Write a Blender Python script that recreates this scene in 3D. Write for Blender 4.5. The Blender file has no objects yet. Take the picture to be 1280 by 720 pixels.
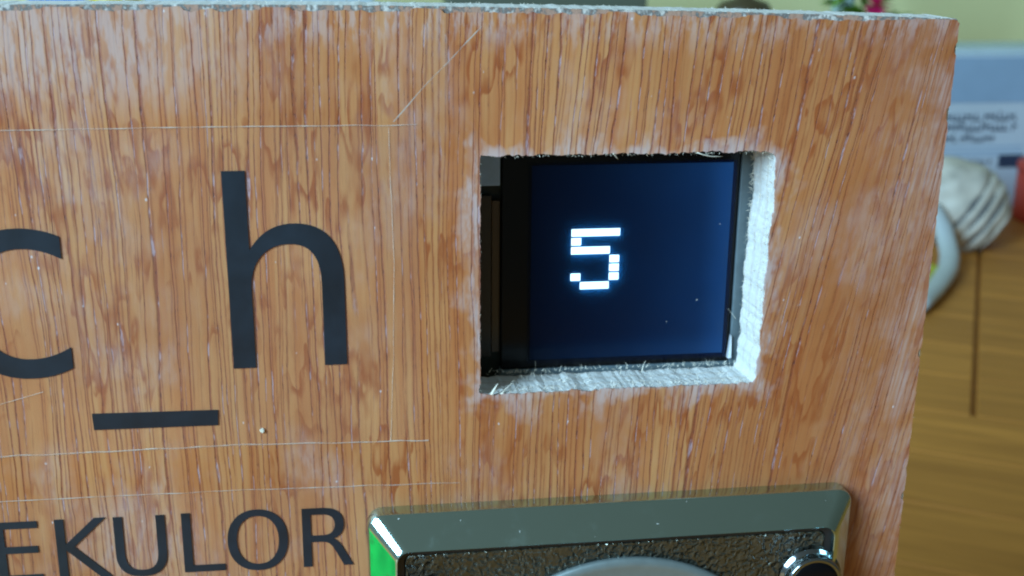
import bpy, bmesh, math, random
from mathutils import Vector, Matrix, noise
from mathutils.geometry import tessellate_polygon

S = bpy.context.scene
COL = S.collection
rnd = random.Random(7)
MM = 0.001
Z0 = 250.0          # height of the camera above the table, mm; board coordinates count z from there

# ------------------------------------------------------------------ camera
cam_d = bpy.data.cameras.new('camera')
cam = bpy.data.objects.new('camera', cam_d)
COL.objects.link(cam)
ex = (0.99124192, -0.0314126, 0.1282681)
ed = (-0.00806159, 0.95509216, 0.29619922)
nn = (-0.13181224, -0.29463913, 0.94647415)
right = Vector((ex[0], nn[0], -ed[0]))
down = Vector((ex[1], nn[1], -ed[1]))
fwd = Vector((ex[2], nn[2], -ed[2]))
cam.matrix_world = Matrix(((right.x, -down.x, -fwd.x, 0.0),
                           (right.y, -down.y, -fwd.y, -0.150),
                           (right.z, -down.z, -fwd.z, Z0 * MM),
                           (0, 0, 0, 1)))
cam_d.sensor_width = 36
cam_d.lens = 1470 / 1280 * 36
cam_d.clip_start = 0.005
cam_d.clip_end = 20
cam_d.dof.use_dof = True
cam_d.dof.focus_distance = 0.158
cam_d.dof.aperture_fstop = 36
S.camera = cam

# ------------------------------------------------------------------ light: soft room light and one window to the left
world = bpy.data.worlds.new('World')
S.world = world
world.use_nodes = True
bg = world.node_tree.nodes['Background']
wnt = world.node_tree
wtc = wnt.nodes.new('ShaderNodeTexCoord')
wsep = wnt.nodes.new('ShaderNodeSeparateXYZ')
wmr = wnt.nodes.new('ShaderNodeMapRange')          # the room is a little lighter on the window side
wmr.inputs[1].default_value, wmr.inputs[2].default_value = -1.0, 1.0
wmx = wnt.nodes.new('ShaderNodeMix'); wmx.data_type = 'RGBA'
wmx.inputs[6].default_value = (1.20, 1.48, 1.44, 1)
wmx.inputs[7].default_value = (0.42, 0.50, 0.43, 1)
wnt.links.new(wtc.outputs['Generated'], wsep.inputs[0])
wnt.links.new(wsep.outputs[0], wmr.inputs[0])
wnt.links.new(wmr.outputs[0], wmx.inputs[0])
wnt.links.new(wmx.outputs[2], bg.inputs[0])
bg.inputs[1].default_value = 0.17
win = bpy.data.lights.new('window_light', 'AREA')
win.shape = 'RECTANGLE'
win.size = 0.60
win.size_y = 0.90
win.energy = 53
win.color = (0.50, 0.79, 1.0)
wo = bpy.data.objects.new('window_light', win)
COL.objects.link(wo)
tgt = Vector((0.036, 0, 0.205))
wdir = Vector((-0.75, -0.54, 0.42)).normalized()
wo.location = tgt + wdir * 1.6
wo.rotation_euler = (-wdir).to_track_quat('-Z', 'Y').to_euler()
S.view_settings.view_transform = 'Standard'
S.view_settings.look = 'None'
S.view_settings.exposure = 0
S.view_settings.gamma = 1
S.view_settings.use_curve_mapping = False
S.render.engine = 'CYCLES'
S.cycles.max_bounces = 8
S.cycles.transparent_max_bounces = 12
S.cycles.caustics_reflective = False
S.cycles.pixel_filter_type = 'BLACKMAN_HARRIS'
S.cycles.filter_width = 2.1


# ------------------------------------------------------------------ helpers
def W(x, y, z):
    """board coordinates (mm, z from camera height, y into the picture) to world metres"""
    return Vector((x * MM, y * MM, (z + Z0) * MM))


def link(o, parent=None):
    COL.objects.link(o)
    if parent is not None:
        o.parent = parent
        o.matrix_parent_inverse = Matrix.Translation(parent.location).inverted() if parent.rotation_euler.to_quaternion().angle == 0 else Matrix()
    return o


def mesh(name, verts, faces, mat, parent=None, smooth=False):
    me = bpy.data.meshes.new(name)
    me.from_pydata([tuple(v) for v in verts], [], faces)
    me.update()
    if smooth:
        for p in me.polygons:
            p.use_smooth = True
    if mat:
        me.materials.append(mat)
    return link(bpy.data.objects.new(name, me), parent)


def thing(name, label, cat, loc, group=None):
    o = bpy.data.objects.new(name, None)
    o.empty_display_size = 0.01
    COL.objects.link(o)
    o.location = loc
    return tag(o, label, cat, group)


def tag(o, label=None, cat=None, group=None, kind=None):
    if label: o['label'] = label
    if cat: o['category'] = cat
    if group: o['group'] = group
    if kind: o['kind'] = kind
    return o


def bm_obj(name, bm, mat, parent=None, smooth=False):
    bmesh.ops.recalc_face_normals(bm, faces=bm.faces[:])
    me = bpy.data.meshes.new(name)
    bm.to_mesh(me)
    bm.free()
    if smooth:
        for p in me.polygons:
            p.use_smooth = True
    if mat:
        me.materials.append(mat)
    return link(bpy.data.objects.new(name, me), parent)


def box_bm(lo, hi, bev=0.0, seg=2):
    bm = bmesh.new()
    bmesh.ops.create_cube(bm, size=1)
    c = (Vector(lo) + Vector(hi)) / 2
    d = Vector(hi) - Vector(lo)
    for v in bm.verts:
        v.co = Vector((v.co.x * d.x, v.co.y * d.y, v.co.z * d.z)) + c
    if bev:
        bmesh.ops.bevel(bm, geom=bm.edges[:], offset=bev, segments=seg, affect='EDGES', profile=0.6)
    return bm


def bbox(name, x0, x1, y0, y1, z0, z1, mat, parent=None, bev=0.0):
    """box in board coordinates"""
    return bm_obj(name, box_bm(W(x0, y0, z0), W(x1, y1, z1), bev * MM), mat, parent)


def lathe(name, prof, mat, parent=None, seg=40, M=None, cap=True):
    """prof: list of (r, h) in metres about local z, M places it"""
    vs, fs = [], []
    for r, h in prof:
        for k in range(seg):
            a = 2 * math.pi * k / seg
            vs.append(Vector((r * math.cos(a), r * math.sin(a), h)))
    for i in range(len(prof) - 1):
        for k in range(seg):
            k2 = (k + 1) % seg
            fs.append((i * seg + k, i * seg + k2, (i + 1) * seg + k2, (i + 1) * seg + k))
    if cap:
        fs.append(tuple(range(seg))[::-1])
        fs.append(tuple((len(prof) - 1) * seg + k for k in range(seg)))
    if M is not None:
        vs = [M @ v for v in vs]
    return mesh(name, vs, fs, mat, parent, True)


def tube(name, pts, radii, mat, parent=None, seg=14, flat=1.0):
    vs, fs = [], []
    n = len(pts)
    for i, p in enumerate(pts):
        t = (pts[min(i + 1, n - 1)] - pts[max(i - 1, 0)]).normalized()
        up = Vector((0, 0, 1)) if abs(t.z) < 0.95 else Vector((1, 0, 0))
        s = t.cross(up).normalized()
        u = s.cross(t)
        r = radii[i] if hasattr(radii, '__len__') else radii
        for k in range(seg):
            a = 2 * math.pi * k / seg
            vs.append(p + s * (r * math.cos(a)) + u * (r * flat * math.sin(a)))
    for i in range(n - 1):
        for k in range(seg):
            k2 = (k + 1) % seg
            fs.append((i * seg + k, i * seg + k2, (i + 1) * seg + k2, (i + 1) * seg + k))
    fs.append(tuple(range(seg))[::-1])
    fs.append(tuple((n - 1) * seg + k for k in range(seg)))
    return mesh(name, vs, fs, mat, parent, True)


# ------------------------------------------------------------------ node helpers
class NT:
    def __init__(self, name):
        self.m = bpy.data.materials.new(name)
        self.m.use_nodes = True
        self.t = self.m.node_tree
        self.b = self.t.nodes['Principled BSDF']
        self.out = self.t.nodes['Material Output']

    def n(self, typ, **kw):
        nd = self.t.nodes.new(typ)
        for k, v in kw.items():
            setattr(nd, k, v)
        return nd

    def l(self, a, b):
        self.t.links.new(a, b)

    def val(self, sock, v):
        if isinstance(v, bpy.types.NodeSocket):
            self.l(v, sock)
        else:
            sock.default_value = v

    def math(self, op, a, b=0.0, c=0.0, clamp=False):
        nd = self.n('ShaderNodeMath', operation=op, use_clamp=clamp)
        for i, v in enumerate((a, b, c)):
            self.val(nd.inputs[i], v)
        return nd.outputs[0]

    def ss(self, x, lo, hi):
        nd = self.n('ShaderNodeMapRange', interpolation_type='SMOOTHSTEP')
        self.val(nd.inputs[0], x)
        self.val(nd.inputs[1], lo)
        self.val(nd.inputs[2], hi)
        return nd.outputs[0]

    def mix(self, f, a, b):
        nd = self.n('ShaderNodeMix', data_type='RGBA')
        self.val(nd.inputs[0], f)
        self.val(nd.inputs[6], a if isinstance(a, bpy.types.NodeSocket) else (*a, 1))
        self.val(nd.inputs[7], b if isinstance(b, bpy.types.NodeSocket) else (*b, 1))
        return nd.outputs[2]

    def coord(self, scale=1000.0):
        tc = self.n('ShaderNodeTexCoord')
        mp = self.n('ShaderNodeVectorMath', operation='SCALE')
        self.l(tc.outputs['Object'], mp.inputs[0])
        mp.inputs[3].default_value = scale
        return mp.outputs[0]

    def sep(self, v):
        nd = self.n('ShaderNodeSeparateXYZ')
        self.l(v, nd.inputs[0])
        return nd.outputs

    def comb(self, x, y, z):
        nd = self.n('ShaderNodeCombineXYZ')
        for i, v in enumerate((x, y, z)):
            self.val(nd.inputs[i], v)
        return nd.outputs[0]

    def noise(self, vec, scale=1.0, detail=2.0, rough=0.5, dist=0.0):
        nd = self.n('ShaderNodeTexNoise')
        self.l(vec, nd.inputs['Vector'])
        nd.inputs['Scale'].default_value = scale
        nd.inputs['Detail'].default_value = detail
        nd.inputs['Roughness'].default_value = rough
        nd.inputs['Distortion'].default_value = dist
        return nd.outputs[0]

    def white(self, w, off=0.0):
        nd = self.n('ShaderNodeTexWhiteNoise', noise_dimensions='1D')
        self.val(nd.inputs['W'], self.math('ADD', w, off))
        return nd.outputs[0]

    def bump(self, h, strength=0.3, dist=0.0002):
        nd = self.n('ShaderNodeBump')
        self.l(h, nd.inputs['Height'])
        nd.inputs['Strength'].default_value = strength
        nd.inputs['Distance'].default_value = dist
        self.l(nd.outputs[0], self.b.inputs['Normal'])

    def set(self, **kw):
        for k, v in kw.items():
            s = self.b.inputs[k.replace('_', ' ')]
            if isinstance(v, tuple) and len(v) == 3:
                v = (*v, 1)
            self.val(s, v)
        return self


def plain(name, col, rough=0.5, metal=0.0, spec=0.5, var=0.08, scale=120.0, bump=0.0):
    """plain material with a little mottling"""
    t = NT(name)
    c = t.coord(1.0)
    f = t.noise(c, scale, 3.0, 0.6)
    dark = tuple(v * (1 - var * 2) for v in col)
    lite = tuple(min(1, v * (1 + var * 2)) for v in col)
    t.set(Base_Color=t.mix(f, dark, lite), Metallic=metal, Specular_IOR_Level=spec)
    t.set(Roughness=t.math('ADD', rough - 0.06, t.math('MULTIPLY', f, 0.12)))
    if bump:
        t.bump(t.noise(c, scale * 4, 3.0), bump, 0.0005)
    return t.m


# hole in the panel, board mm
HX0, HX1, HZ0, HZ1 = 16.0, 55.8, -62.3, -28.9


def veneer_material():
    t = NT('veneer')
    p = t.coord(1000.0)
    x, y, zz = t.sep(p)
    z = t.math('SUBTRACT', zz, Z0)
    # the grain leans towards the right-hand side
    lean = t.math('MULTIPLY', t.ss(x, 8.0, 75.0), 0.17)
    x_true = x
    x = t.math('SUBTRACT', x, t.math('MULTIPLY', lean, t.math('ADD', z, 55.0)))
    # slow wander of the grain
    w1 = t.noise(t.comb(t.math('MULTIPLY', x, 0.035), 0.0, t.math('MULTIPLY', z, 0.011)), 1.0, 2.0)
    w2 = t.noise(t.comb(t.math('MULTIPLY', x, 0.22), 3.0, t.math('MULTIPLY', z, 0.030)), 1.0, 3.0)
    w3 = t.noise(t.comb(t.math('MULTIPLY', x, 0.5), 13.0, t.math('MULTIPLY', z, 0.25)), 1.0, 2.0)
    xw = t.math('ADD', x, t.math('ADD', t.math('ADD', t.math('MULTIPLY', t.math('SUBTRACT', w1, 0.5), 6.0),
                                 t.math('MULTIPLY', t.math('SUBTRACT', w2, 0.5), 1.1)),
                                 t.math('MULTIPLY', t.math('SUBTRACT', w3, 0.5), 0.35)))

    def lines(period, lo, width, off):
        f = t.math('ADD', t.math('DIVIDE', xw, period), t.math('MULTIPLY', t.noise(t.comb(t.math('MULTIPLY', xw, 0.35), off, t.math('MULTIPLY', z, 0.012)), 1.0, 2.0), 2.6))
        idn = t.math('FLOOR', f)
        fr = t.math('SUBTRACT', f, idn)
        pos = t.math('ADD', 0.28, t.math('MULTIPLY', t.white(idn, off), 0.44))
        d = t.math('ABSOLUTE', t.math('SUBTRACT', fr, pos))
        stren = t.white(idn, off + 31.7)
        along = t.noise(t.comb(t.math('MULTIPLY', idn, 7.31), off, t.math('MULTIPLY', z, 0.055)), 1.0, 4.0, 0.62)
        fine = t.noise(t.comb(t.math('MULTIPLY', x, 2.0), off, t.math('MULTIPLY', z, 0.7)), 1.0, 2.0)
        wid = t.math('MULTIPLY', width, t.math('ADD', 0.45, t.math('MULTIPLY', fine, 1.1)))
        core = t.math('SUBTRACT', 1.0, t.ss(d, t.math('MULTIPLY', wid, 0.25), wid))
        halo = t.math('SUBTRACT', 1.0, t.ss(d, 0.0, t.math('MULTIPLY', wid, 2.4)))
        a = t.ss(t.math('ADD', t.math('MULTIPLY', stren, 0.55), along), lo, lo + 0.30)
        return t.math('MULTIPLY', core, a), t.math('MULTIPLY', halo, a)
    l1, g1 = lines(1.08, 0.47, 0.105, 0.0)
    l2, g2 = lines(0.66, 0.62, 0.15, 11.0)
    # soft early/late wood columns
    colm = t.noise(t.comb(t.math('MULTIPLY', xw, 0.45), 5.0, t.math('MULTIPLY', z, 0.010)), 1.0, 3.0, 0.6)
    fib = t.noise(t.comb(t.math('MULTIPLY', x, 2.6), 2.0, t.math('MULTIPLY', z, 0.10)), 1.0, 3.0, 0.65)
    blotch = t.noise(t.comb(t.math('MULTIPLY', x, 0.10), 17.0, t.math('MULTIPLY', z, 0.05)), 1.0, 3.0, 0.6)
    # flame figure: stacked pointed edges
    fl = t.noise(t.comb(t.math('MULTIPLY', xw, 0.15), 9.0, t.math('MULTIPLY', z, 0.034)), 1.0, 3.0, 0.62)
    fs = t.math('FRACT', t.math('MULTIPLY', fl, 7.5))
    fedge = t.math('MULTIPLY', t.ss(fs, 0.45, 0.90), t.math('SUBTRACT', 1.0, t.ss(fs, 0.92, 1.0)))
    fmask = t.ss(t.math('ADD', t.math('MULTIPLY', t.ss(x_true, 50.0, 66.0), 0.05), t.noise(t.comb(t.math('MULTIPLY', x, 0.075), 4.0, t.math('MULTIPLY', z, 0.055)), 1.0, 3.0, 0.6)), 0.46, 0.56)
    fbreak = t.noise(t.comb(t.math('MULTIPLY', x, 1.1), 8.0, t.math('MULTIPLY', z, 0.22)), 1.0, 3.0, 0.6)
    flame = t.math('MULTIPLY', t.math('MULTIPLY', fedge, fmask), t.ss(fbreak, 0.30, 0.50))
    c = t.mix(t.ss(colm, 0.30, 0.72), (0.60, 0.295, 0.120), (0.50, 0.178, 0.062))
    c = t.mix(t.math('MULTIPLY', t.ss(blotch, 0.45, 0.72), 0.5), c, (0.46, 0.145, 0.040))
    c = t.mix(t.math('MULTIPLY', t.ss(fib, 0.52, 0.75), 0.28), c, (0.35, 0.115, 0.036))
    c = t.mix(t.math('MULTIPLY', t.ss(fib, 0.45, 0.25), 0.28), c, (0.58, 0.34, 0.16))
    c = t.mix(t.math('MULTIPLY', flame, 0.85), c, (0.33, 0.072, 0.018))
    c = t.mix(t.math('MULTIPLY', g1, 0.40), c, (0.30, 0.072, 0.026))
    c = t.mix(t.math('MULTIPLY', g2, 0.36), c, (0.32, 0.080, 0.028))
    c = t.mix(t.math('MULTIPLY', l2, 0.50), c, (0.22, 0.058, 0.030))
    c = t.mix(t.math('MULTIPLY', l1, 0.74), c, (0.23, 0.052, 0.032))
    # broad darker and lighter regions of the sheet, plus light falloff painted at right
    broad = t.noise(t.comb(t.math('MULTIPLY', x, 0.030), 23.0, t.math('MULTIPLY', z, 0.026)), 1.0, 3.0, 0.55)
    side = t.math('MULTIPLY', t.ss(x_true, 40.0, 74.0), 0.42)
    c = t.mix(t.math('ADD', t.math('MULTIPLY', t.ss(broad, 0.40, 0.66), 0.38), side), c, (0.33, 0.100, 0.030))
    # open pores along the lines: short dark dashes
    pore = t.noise(t.comb(t.math('MULTIPLY', x, 4.0), 6.0, t.math('MULTIPLY', z, 1.1)), 1.0, 2.0)
    pm = t.math('MULTIPLY', t.ss(pore, 0.55, 0.66), t.math('MAXIMUM', l1, t.math('MULTIPLY', l2, 0.6)))
    c = t.mix(t.math('MULTIPLY', pm, 0.65), c, (0.075, 0.026, 0.035))
    # rubbed pale patches, plaster dust in the pores and painted window haze
    dx = t.math('SUBTRACT', t.math('ABSOLUTE', t.math('SUBTRACT', x_true, (HX0 + HX1) / 2)), (HX1 - HX0) / 2)
    dz = t.math('SUBTRACT', t.math('ABSOLUTE', t.math('SUBTRACT', z, (HZ0 + HZ1) / 2)), (HZ1 - HZ0) / 2)
    dh = t.math('MAXIMUM', dx, dz)
    nb = t.noise(t.comb(t.math('MULTIPLY', x, 0.16), 1.0, t.math('MULTIPLY', z, 0.14)), 1.0, 3.0, 0.6)
    nf = t.noise(t.comb(t.math('MULTIPLY', x, 1.1), 1.5, t.math('MULTIPLY', z, 0.28)), 1.0, 3.0, 0.6)
    near = t.math('SUBTRACT', 1.0, t.ss(dh, -0.5, t.math('ADD', 0.5, t.math('MULTIPLY', t.ss(nb, 0.34, 0.74), 6.5))))
    dust = t.math('MULTIPLY', near, t.math('ADD', 0.28, t.math('MULTIPLY', t.ss(nf, 0.36, 0.60), 0.72)))
    topd = t.math('MULTIPLY', t.ss(t.math('ADD', z, t.math('MULTIPLY', nb, 6.0)), -13.5, -8.5), t.ss(nf, 0.40, 0.62))
    pat = t.noise(t.comb(t.math('MULTIPLY', x, 0.045), 7.0, t.math('MULTIPLY', z, 0.04)), 1.0, 4.0, 0.62)
    patch = t.math('MULTIPLY', t.ss(pat, 0.48, 0.68), t.math('ADD', 0.30, t.math('MULTIPLY', t.ss(nf, 0.40, 0.62), 0.40)))
    redge = t.math('MULTIPLY', t.ss(x_true, 64.0, 80.0), t.math('MULTIPLY', t.ss(nb, 0.36, 0.66), t.math('ADD', 0.20, t.math('MULTIPLY', t.ss(fib, 0.55, 0.40), 0.30))))
    tl = t.math('MULTIPLY', t.math('MULTIPLY', t.ss(x, 0.0, -30.0), t.ss(z, -26.0, -16.0)), t.math('ADD', 0.20, t.math('MULTIPLY', t.ss(nf, 0.36, 0.6), 0.40)))  # window haze at the upper left, painted pale into the colour
    pink = t.math('MULTIPLY', l1, t.ss(nf, 0.52, 0.66))
    scuff_haze = t.math('MAXIMUM', t.math('MULTIPLY', dust, 0.85), t.math('MAXIMUM', t.math('MULTIPLY', topd, 0.50),
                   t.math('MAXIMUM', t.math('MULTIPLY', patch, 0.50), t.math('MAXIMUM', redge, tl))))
    scuff_haze = t.math('MULTIPLY', scuff_haze, t.math('SUBTRACT', 1.0, t.math('MULTIPLY', g1, 0.7)))
    c = t.mix(scuff_haze, c, (0.56, 0.46, 0.46))
    c = t.mix(t.math('MULTIPLY', pink, 0.65), c, (0.50, 0.40, 0.47))
    # white specks
    vo = t.n('ShaderNodeTexVoronoi')
    t.l(t.comb(t.math('MULTIPLY', x, 0.42), 0.0, t.math('MULTIPLY', z, 0.30)), vo.inputs['Vector'])
    vo.inputs['Scale'].default_value = 1.0
    speck = t.math('MULTIPLY', t.math('SUBTRACT', 1.0, t.ss(vo.outputs['Distance'], 0.03, 0.085)), t.ss(nf, 0.52, 0.60))
    c = t.mix(t.math('MULTIPLY', speck, 0.75), c, (0.72, 0.70, 0.74))
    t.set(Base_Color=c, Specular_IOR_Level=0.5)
    t.set(Roughness=t.math('ADD', 0.34, t.math('ADD', t.math('MULTIPLY', nf, 0.16), t.math('MULTIPLY', scuff_haze, 0.25))))
    h = t.math('SUBTRACT', t.math('MULTIPLY', fib, 0.25), t.math('ADD', t.math('MULTIPLY', l1, 0.8), t.math('MULTIPLY', pm, 0.8)))
    t.bump(h, 0.5, 0.00008)
    return t.m


def core_material():
    """raw sawn plywood core: pale fibres, grubby where the top edge was knocked"""
    t = NT('raw_core')
    p = t.coord(1000.0)
    x, y, zz = t.sep(p)
    z = t.math('SUBTRACT', zz, Z0)
    f1 = t.noise(p, 1.2, 5.0, 0.7)
    f2 = t.noise(t.comb(t.math('MULTIPLY', x, 0.7), t.math('MULTIPLY', y, 4.0), t.math('MULTIPLY', z, 0.7)), 1.0, 3.0, 0.6)
    ply = t.math('SINE', t.math('ADD', t.math('MULTIPLY', y, 2.4), t.math('MULTIPLY', f1, 1.8)))
    c = t.mix(t.ss(f2, 0.35, 0.7), (0.76, 0.79, 0.79), (0.62, 0.62, 0.60))
    c = t.mix(t.math('MULTIPLY', t.ss(ply, 0.3, 1.0), 0.30), c, (0.50, 0.42, 0.33))
    c = t.mix(t.math('MULTIPLY', t.ss(f1, 0.64, 0.76), 0.45), c, (0.36, 0.26, 0.19))
    # dirt on the knocked front of the top edge
    nx = t.noise(t.comb(t.math('MULTIPLY', x, 0.55), 0.0, t.math('MULTIPLY', z, 0.4)), 1.0, 3.0, 0.7)
    top = t.math('MULTIPLY', t.ss(z, -14.5, -13.5), t.math('SUBTRACT', 1.0, t.ss(y, 0.9, 1.3)))
    c = t.mix(t.math('MULTIPLY', top, t.ss(nx, 0.36, 0.50)), c, (0.17, 0.165, 0.16))
    c = t.mix(t.math('MULTIPLY', top, t.math('MULTIPLY', t.ss(nx, 0.48, 0.57), 0.8)), c, (0.50, 0.30, 0.22))
    t.set(Base_Color=c, Roughness=0.8, Specular_IOR_Level=0.2)
    t.bump(t.math('ADD', f1, t.math('MULTIPLY', f2, 0.5)), 0.5, 0.0003)
    return t.m


def film_material():
    t = NT('clear_film')
    p = t.coord(1000.0)
    f = t.noise(p, 0.12, 3.0, 0.6)
    tr = t.n('ShaderNodeBsdfTransparent')
    t.set(Base_Color=(0.75, 0.78, 0.80), Specular_IOR_Level=0.5)
    t.set(Roughness=t.math('ADD', 0.20, t.math('MULTIPLY', f, 0.25)))
    mx = t.n('ShaderNodeMixShader')
    t.val(mx.inputs[0], t.math('ADD', 0.006, t.math('MULTIPLY', f, 0.016)))
    t.l(tr.outputs[0], mx.inputs[1])
    t.l(t.b.outputs[0], mx.inputs[2])
    t.l(mx.outputs[0], t.out.inputs[0])
    return t.m


def chrome_material():
    t = NT('chrome')
    p = t.coord(1000.0)
    f = t.noise(p, 0.5, 4.0, 0.7)
    sp = t.noise(p, 1.3, 2.0, 0.5)
    speck = t.ss(sp, 0.74, 0.79)
    t.set(Base_Color=t.mix(speck, (0.50, 0.70, 0.68), (0.85, 0.9, 0.9)), Metallic=1.0)
    smear = t.ss(t.noise(p, 0.16, 5.0, 0.7), 0.48, 0.68)
    t.set(Roughness=t.math('ADD', t.math('ADD', 0.06, t.math('ADD', t.math('MULTIPLY', f, 0.06), t.math('MULTIPLY', smear, 0.16))), t.math('MULTIPLY', speck, 0.5)))
    t.bump(t.noise(p, 0.22, 2.0), 0.05, 0.0002)
    return t.m


def hammered_material():
    t = NT('hammered_metal')
    p = t.coord(1000.0)
    vo = t.n('ShaderNodeTexVoronoi', feature='SMOOTH_F1')
    x, y, z = t.sep(p)
    nz = t.noise(p, 0.8, 2.0)
    t.l(t.comb(t.math('ADD', x, t.math('MULTIPLY', nz, 2.0)), y, t.math('MULTIPLY', z, 0.8)), vo.inputs['Vector'])
    vo.inputs['Scale'].default_value = 1.5
    vo.inputs['Smoothness'].default_value = 0.5
    t.set(Base_Color=(0.14, 0.15, 0.13), Metallic=0.85, Roughness=0.24)
    t.bump(vo.outputs['Distance'], 0.8, 0.0005)
    return t.m


def screen_material(x0, x1, z0, z1):
    """the lit panel: a dark blue field with backlight leak, and window haze painted in, at the right and lower rim"""
    t = NT('screen_field')
    p = t.coord(1000.0)
    x, y, zz = t.sep(p)
    z = t.math('SUBTRACT', zz, Z0)
    u = t.math('DIVIDE', t.math('SUBTRACT', x, x0), x1 - x0)
    v = t.math('DIVIDE', t.math('SUBTRACT', z, z0), z1 - z0)
    g = t.math('POWER', t.math('MAXIMUM', u, 0.001), 2.5)
    rim = t.ss(u, 0.84, 0.99)
    low = t.math('SUBTRACT', 1.0, t.ss(v, 0.0, 0.14))
    hi = t.math('MULTIPLY', t.ss(v, 0.75, 1.0), u)
    n = t.noise(p, 0.10, 2.0)
    k = t.math('ADD', t.math('MULTIPLY', g, 0.33), t.math('ADD', t.math('MULTIPLY', rim, 0.20),
               t.math('ADD', t.math('MULTIPLY', t.math('MULTIPLY', low, u), 0.16), t.math('MULTIPLY', hi, 0.07))))
    k = t.math('MULTIPLY', k, t.math('ADD', 0.75, t.math('MULTIPLY', n, 0.5)))
    t.set(Base_Color=(0.003, 0.004, 0.008), Roughness=0.15, Specular_IOR_Level=0.15)
    t.l(t.mix(k, (0.0002, 0.0016, 0.006), (0.016, 0.095, 0.29)), t.b.inputs['Emission Color'])
    t.b.inputs['Emission Strength'].default_value = 1.0
    return t.m


def table_material():
    t = NT('table_wood')
    p = t.coord(1000.0)
    x, y, z = t.sep(p)
    oi = t.n('ShaderNodeObjectInfo')
    r = oi.outputs['Random']
    f = t.noise(t.comb(t.math('MULTIPLY', x, 0.008), t.math('ADD', t.math('MULTIPLY', y, 0.10), t.math('MULTIPLY', r, 50.0)), z), 1.0, 4.0, 0.6)
    c = t.mix(t.ss(f, 0.3, 0.7), (0.66, 0.285, 0.055), (0.45, 0.185, 0.034))
    c = t.mix(t.math('MULTIPLY', r, 0.45), c, (0.36, 0.145, 0.028))
    t.set(Base_Color=c, Roughness=0.6, Specular_IOR_Level=0.25)
    t.bump(f, 0.2, 0.0004)
    return t.m


M = {}
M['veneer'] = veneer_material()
M['core'] = core_material()
M['film'] = film_material()
def faint_material():
    """edge of the film and rubbed scratches: a broken pale line, partly clear"""
    t = NT('film_edge')
    p = t.coord(1000.0)
    f = t.noise(p, 0.25, 3.0, 0.7)
    tr = t.n('ShaderNodeBsdfTransparent')
    t.set(Base_Color=(0.70, 0.64, 0.58), Roughness=0.4)
    mx = t.n('ShaderNodeMixShader')
    t.val(mx.inputs[0], t.math('ADD', 0.18, t.math('MULTIPLY', t.ss(f, 0.35, 0.70), 0.50)))
    t.l(tr.outputs[0], mx.inputs[1])
    t.l(t.b.outputs[0], mx.inputs[2])
    t.l(mx.outputs[0], t.out.inputs[0])
    return t.m


M['film_edge'] = faint_material()
M['ink'] = plain('print_black', (0.008, 0.017, 0.029), 0.40, spec=0.6, var=0.35, scale=160)
M['chrome'] = chrome_material()
M['hammered'] = hammered_material()
M['black_glass'] = plain('black_glass', (0.003, 0.003, 0.004), 0.2, spec=0.2, var=0.05)
M['slate'] = plain('module_frame', (0.11, 0.15, 0.17), 0.5, metal=0.0, var=0.15, scale=500)
M['foam'] = plain('grey_tab', (0.27, 0.40, 0.62), 0.6, var=0.08, scale=900)
M['flex'] = plain('brown_ribbon', (0.020, 0.012, 0.006), 0.4, var=0.2, scale=300)
M['amber'] = plain('amber_tape', (0.055, 0.027, 0.005), 0.35, var=0.1)
M['pcb'] = plain('circuit_board', (0.006, 0.016, 0.012), 0.5, var=0.2)
M['clip'] = plain('bright_clip', (0.75, 0.8, 0.85), 0.3, metal=0.4)
M['fibre'] = plain('wood_fibre', (0.72, 0.68, 0.58), 0.75, var=0.12, scale=900)
M['dull_steel'] = plain('dull_steel', (0.27, 0.33, 0.34), 0.42, metal=0.6, var=0.06, scale=700)
M['dark_chrome'] = plain('dark_chrome', (0.26, 0.30, 0.34), 0.12, metal=1.0, var=0.05)
M['dark_gap'] = plain('dark_gap', (0.012, 0.014, 0.016), 0.35, metal=0.0)
M['table'] = table_material()
M['wall'] = plain('wall_paint', (0.88, 0.92, 0.50), 0.85, var=0.03, scale=6)
em = NT('lit_pixel')
em.set(Base_Color=(0.1, 0.2, 0.3), Emission_Color=(0.60, 0.93, 1.0), Emission_Strength=2.8)
M['lit'] = em.m

# ------------------------------------------------------------------ table and wall
uvec = Vector((0.483, 0.876, 0))          # across the planks
avec = Vector((0.876, -0.483, 0))         # along the planks
table = thing('table', 'golden brown planked table top behind and under the plywood panel', 'table', (0.4, 0.55, 0))
del table['category']
table['kind'] = 'structure'
ang = math.atan2(avec.y, avec.x)
origin = Vector((0.408, 0.546, 0))         # a point on the long seam
PW = 0.058
base = mesh('plank_bed', [(-0.75, -0.55, -0.03), (1.35, -0.55, -0.03), (1.35, 1.22, -0.03), (-0.75, 1.22, -0.03),
                          (-0.75, -0.55, -0.004), (1.35, -0.55, -0.004), (1.35, 1.22, -0.004), (-0.75, 1.22, -0.004)],
            [(3, 2, 1, 0), (4, 5, 6, 7), (0, 1, 5, 4), (1, 2, 6, 5), (2, 3, 7, 6), (3, 0, 4, 7)], M['table'], table)
for i in range(-12, 15):
    off = 0.0 if i >= -3 else rnd.uniform(0.12, 0.35)
    for a0, a1 in ((-1.15 + off, -0.55 + off), (-0.55 + off, 0.0 + off), (0.0 + off, 0.62 + off)):
        mid = origin + uvec * (PW * (i + 0.5)) + avec * ((a0 + a1) / 2)
        if not (-0.65 < mid.x < 1.2 and -0.45 < mid.y < 1.05):
            continue
        L = (a1 - a0) / 2 - 0.0013
        bm = box_bm((-L, -PW / 2 + 0.0003, -0.0039), (L, PW / 2 - 0.0003, 0.0), 0.0008, 1)
        o = bm_obj('plank', bm, M['table'])
        o.rotation_euler = (0, 0, ang)
        o.location = mid - table.location
        o.parent = table

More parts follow.
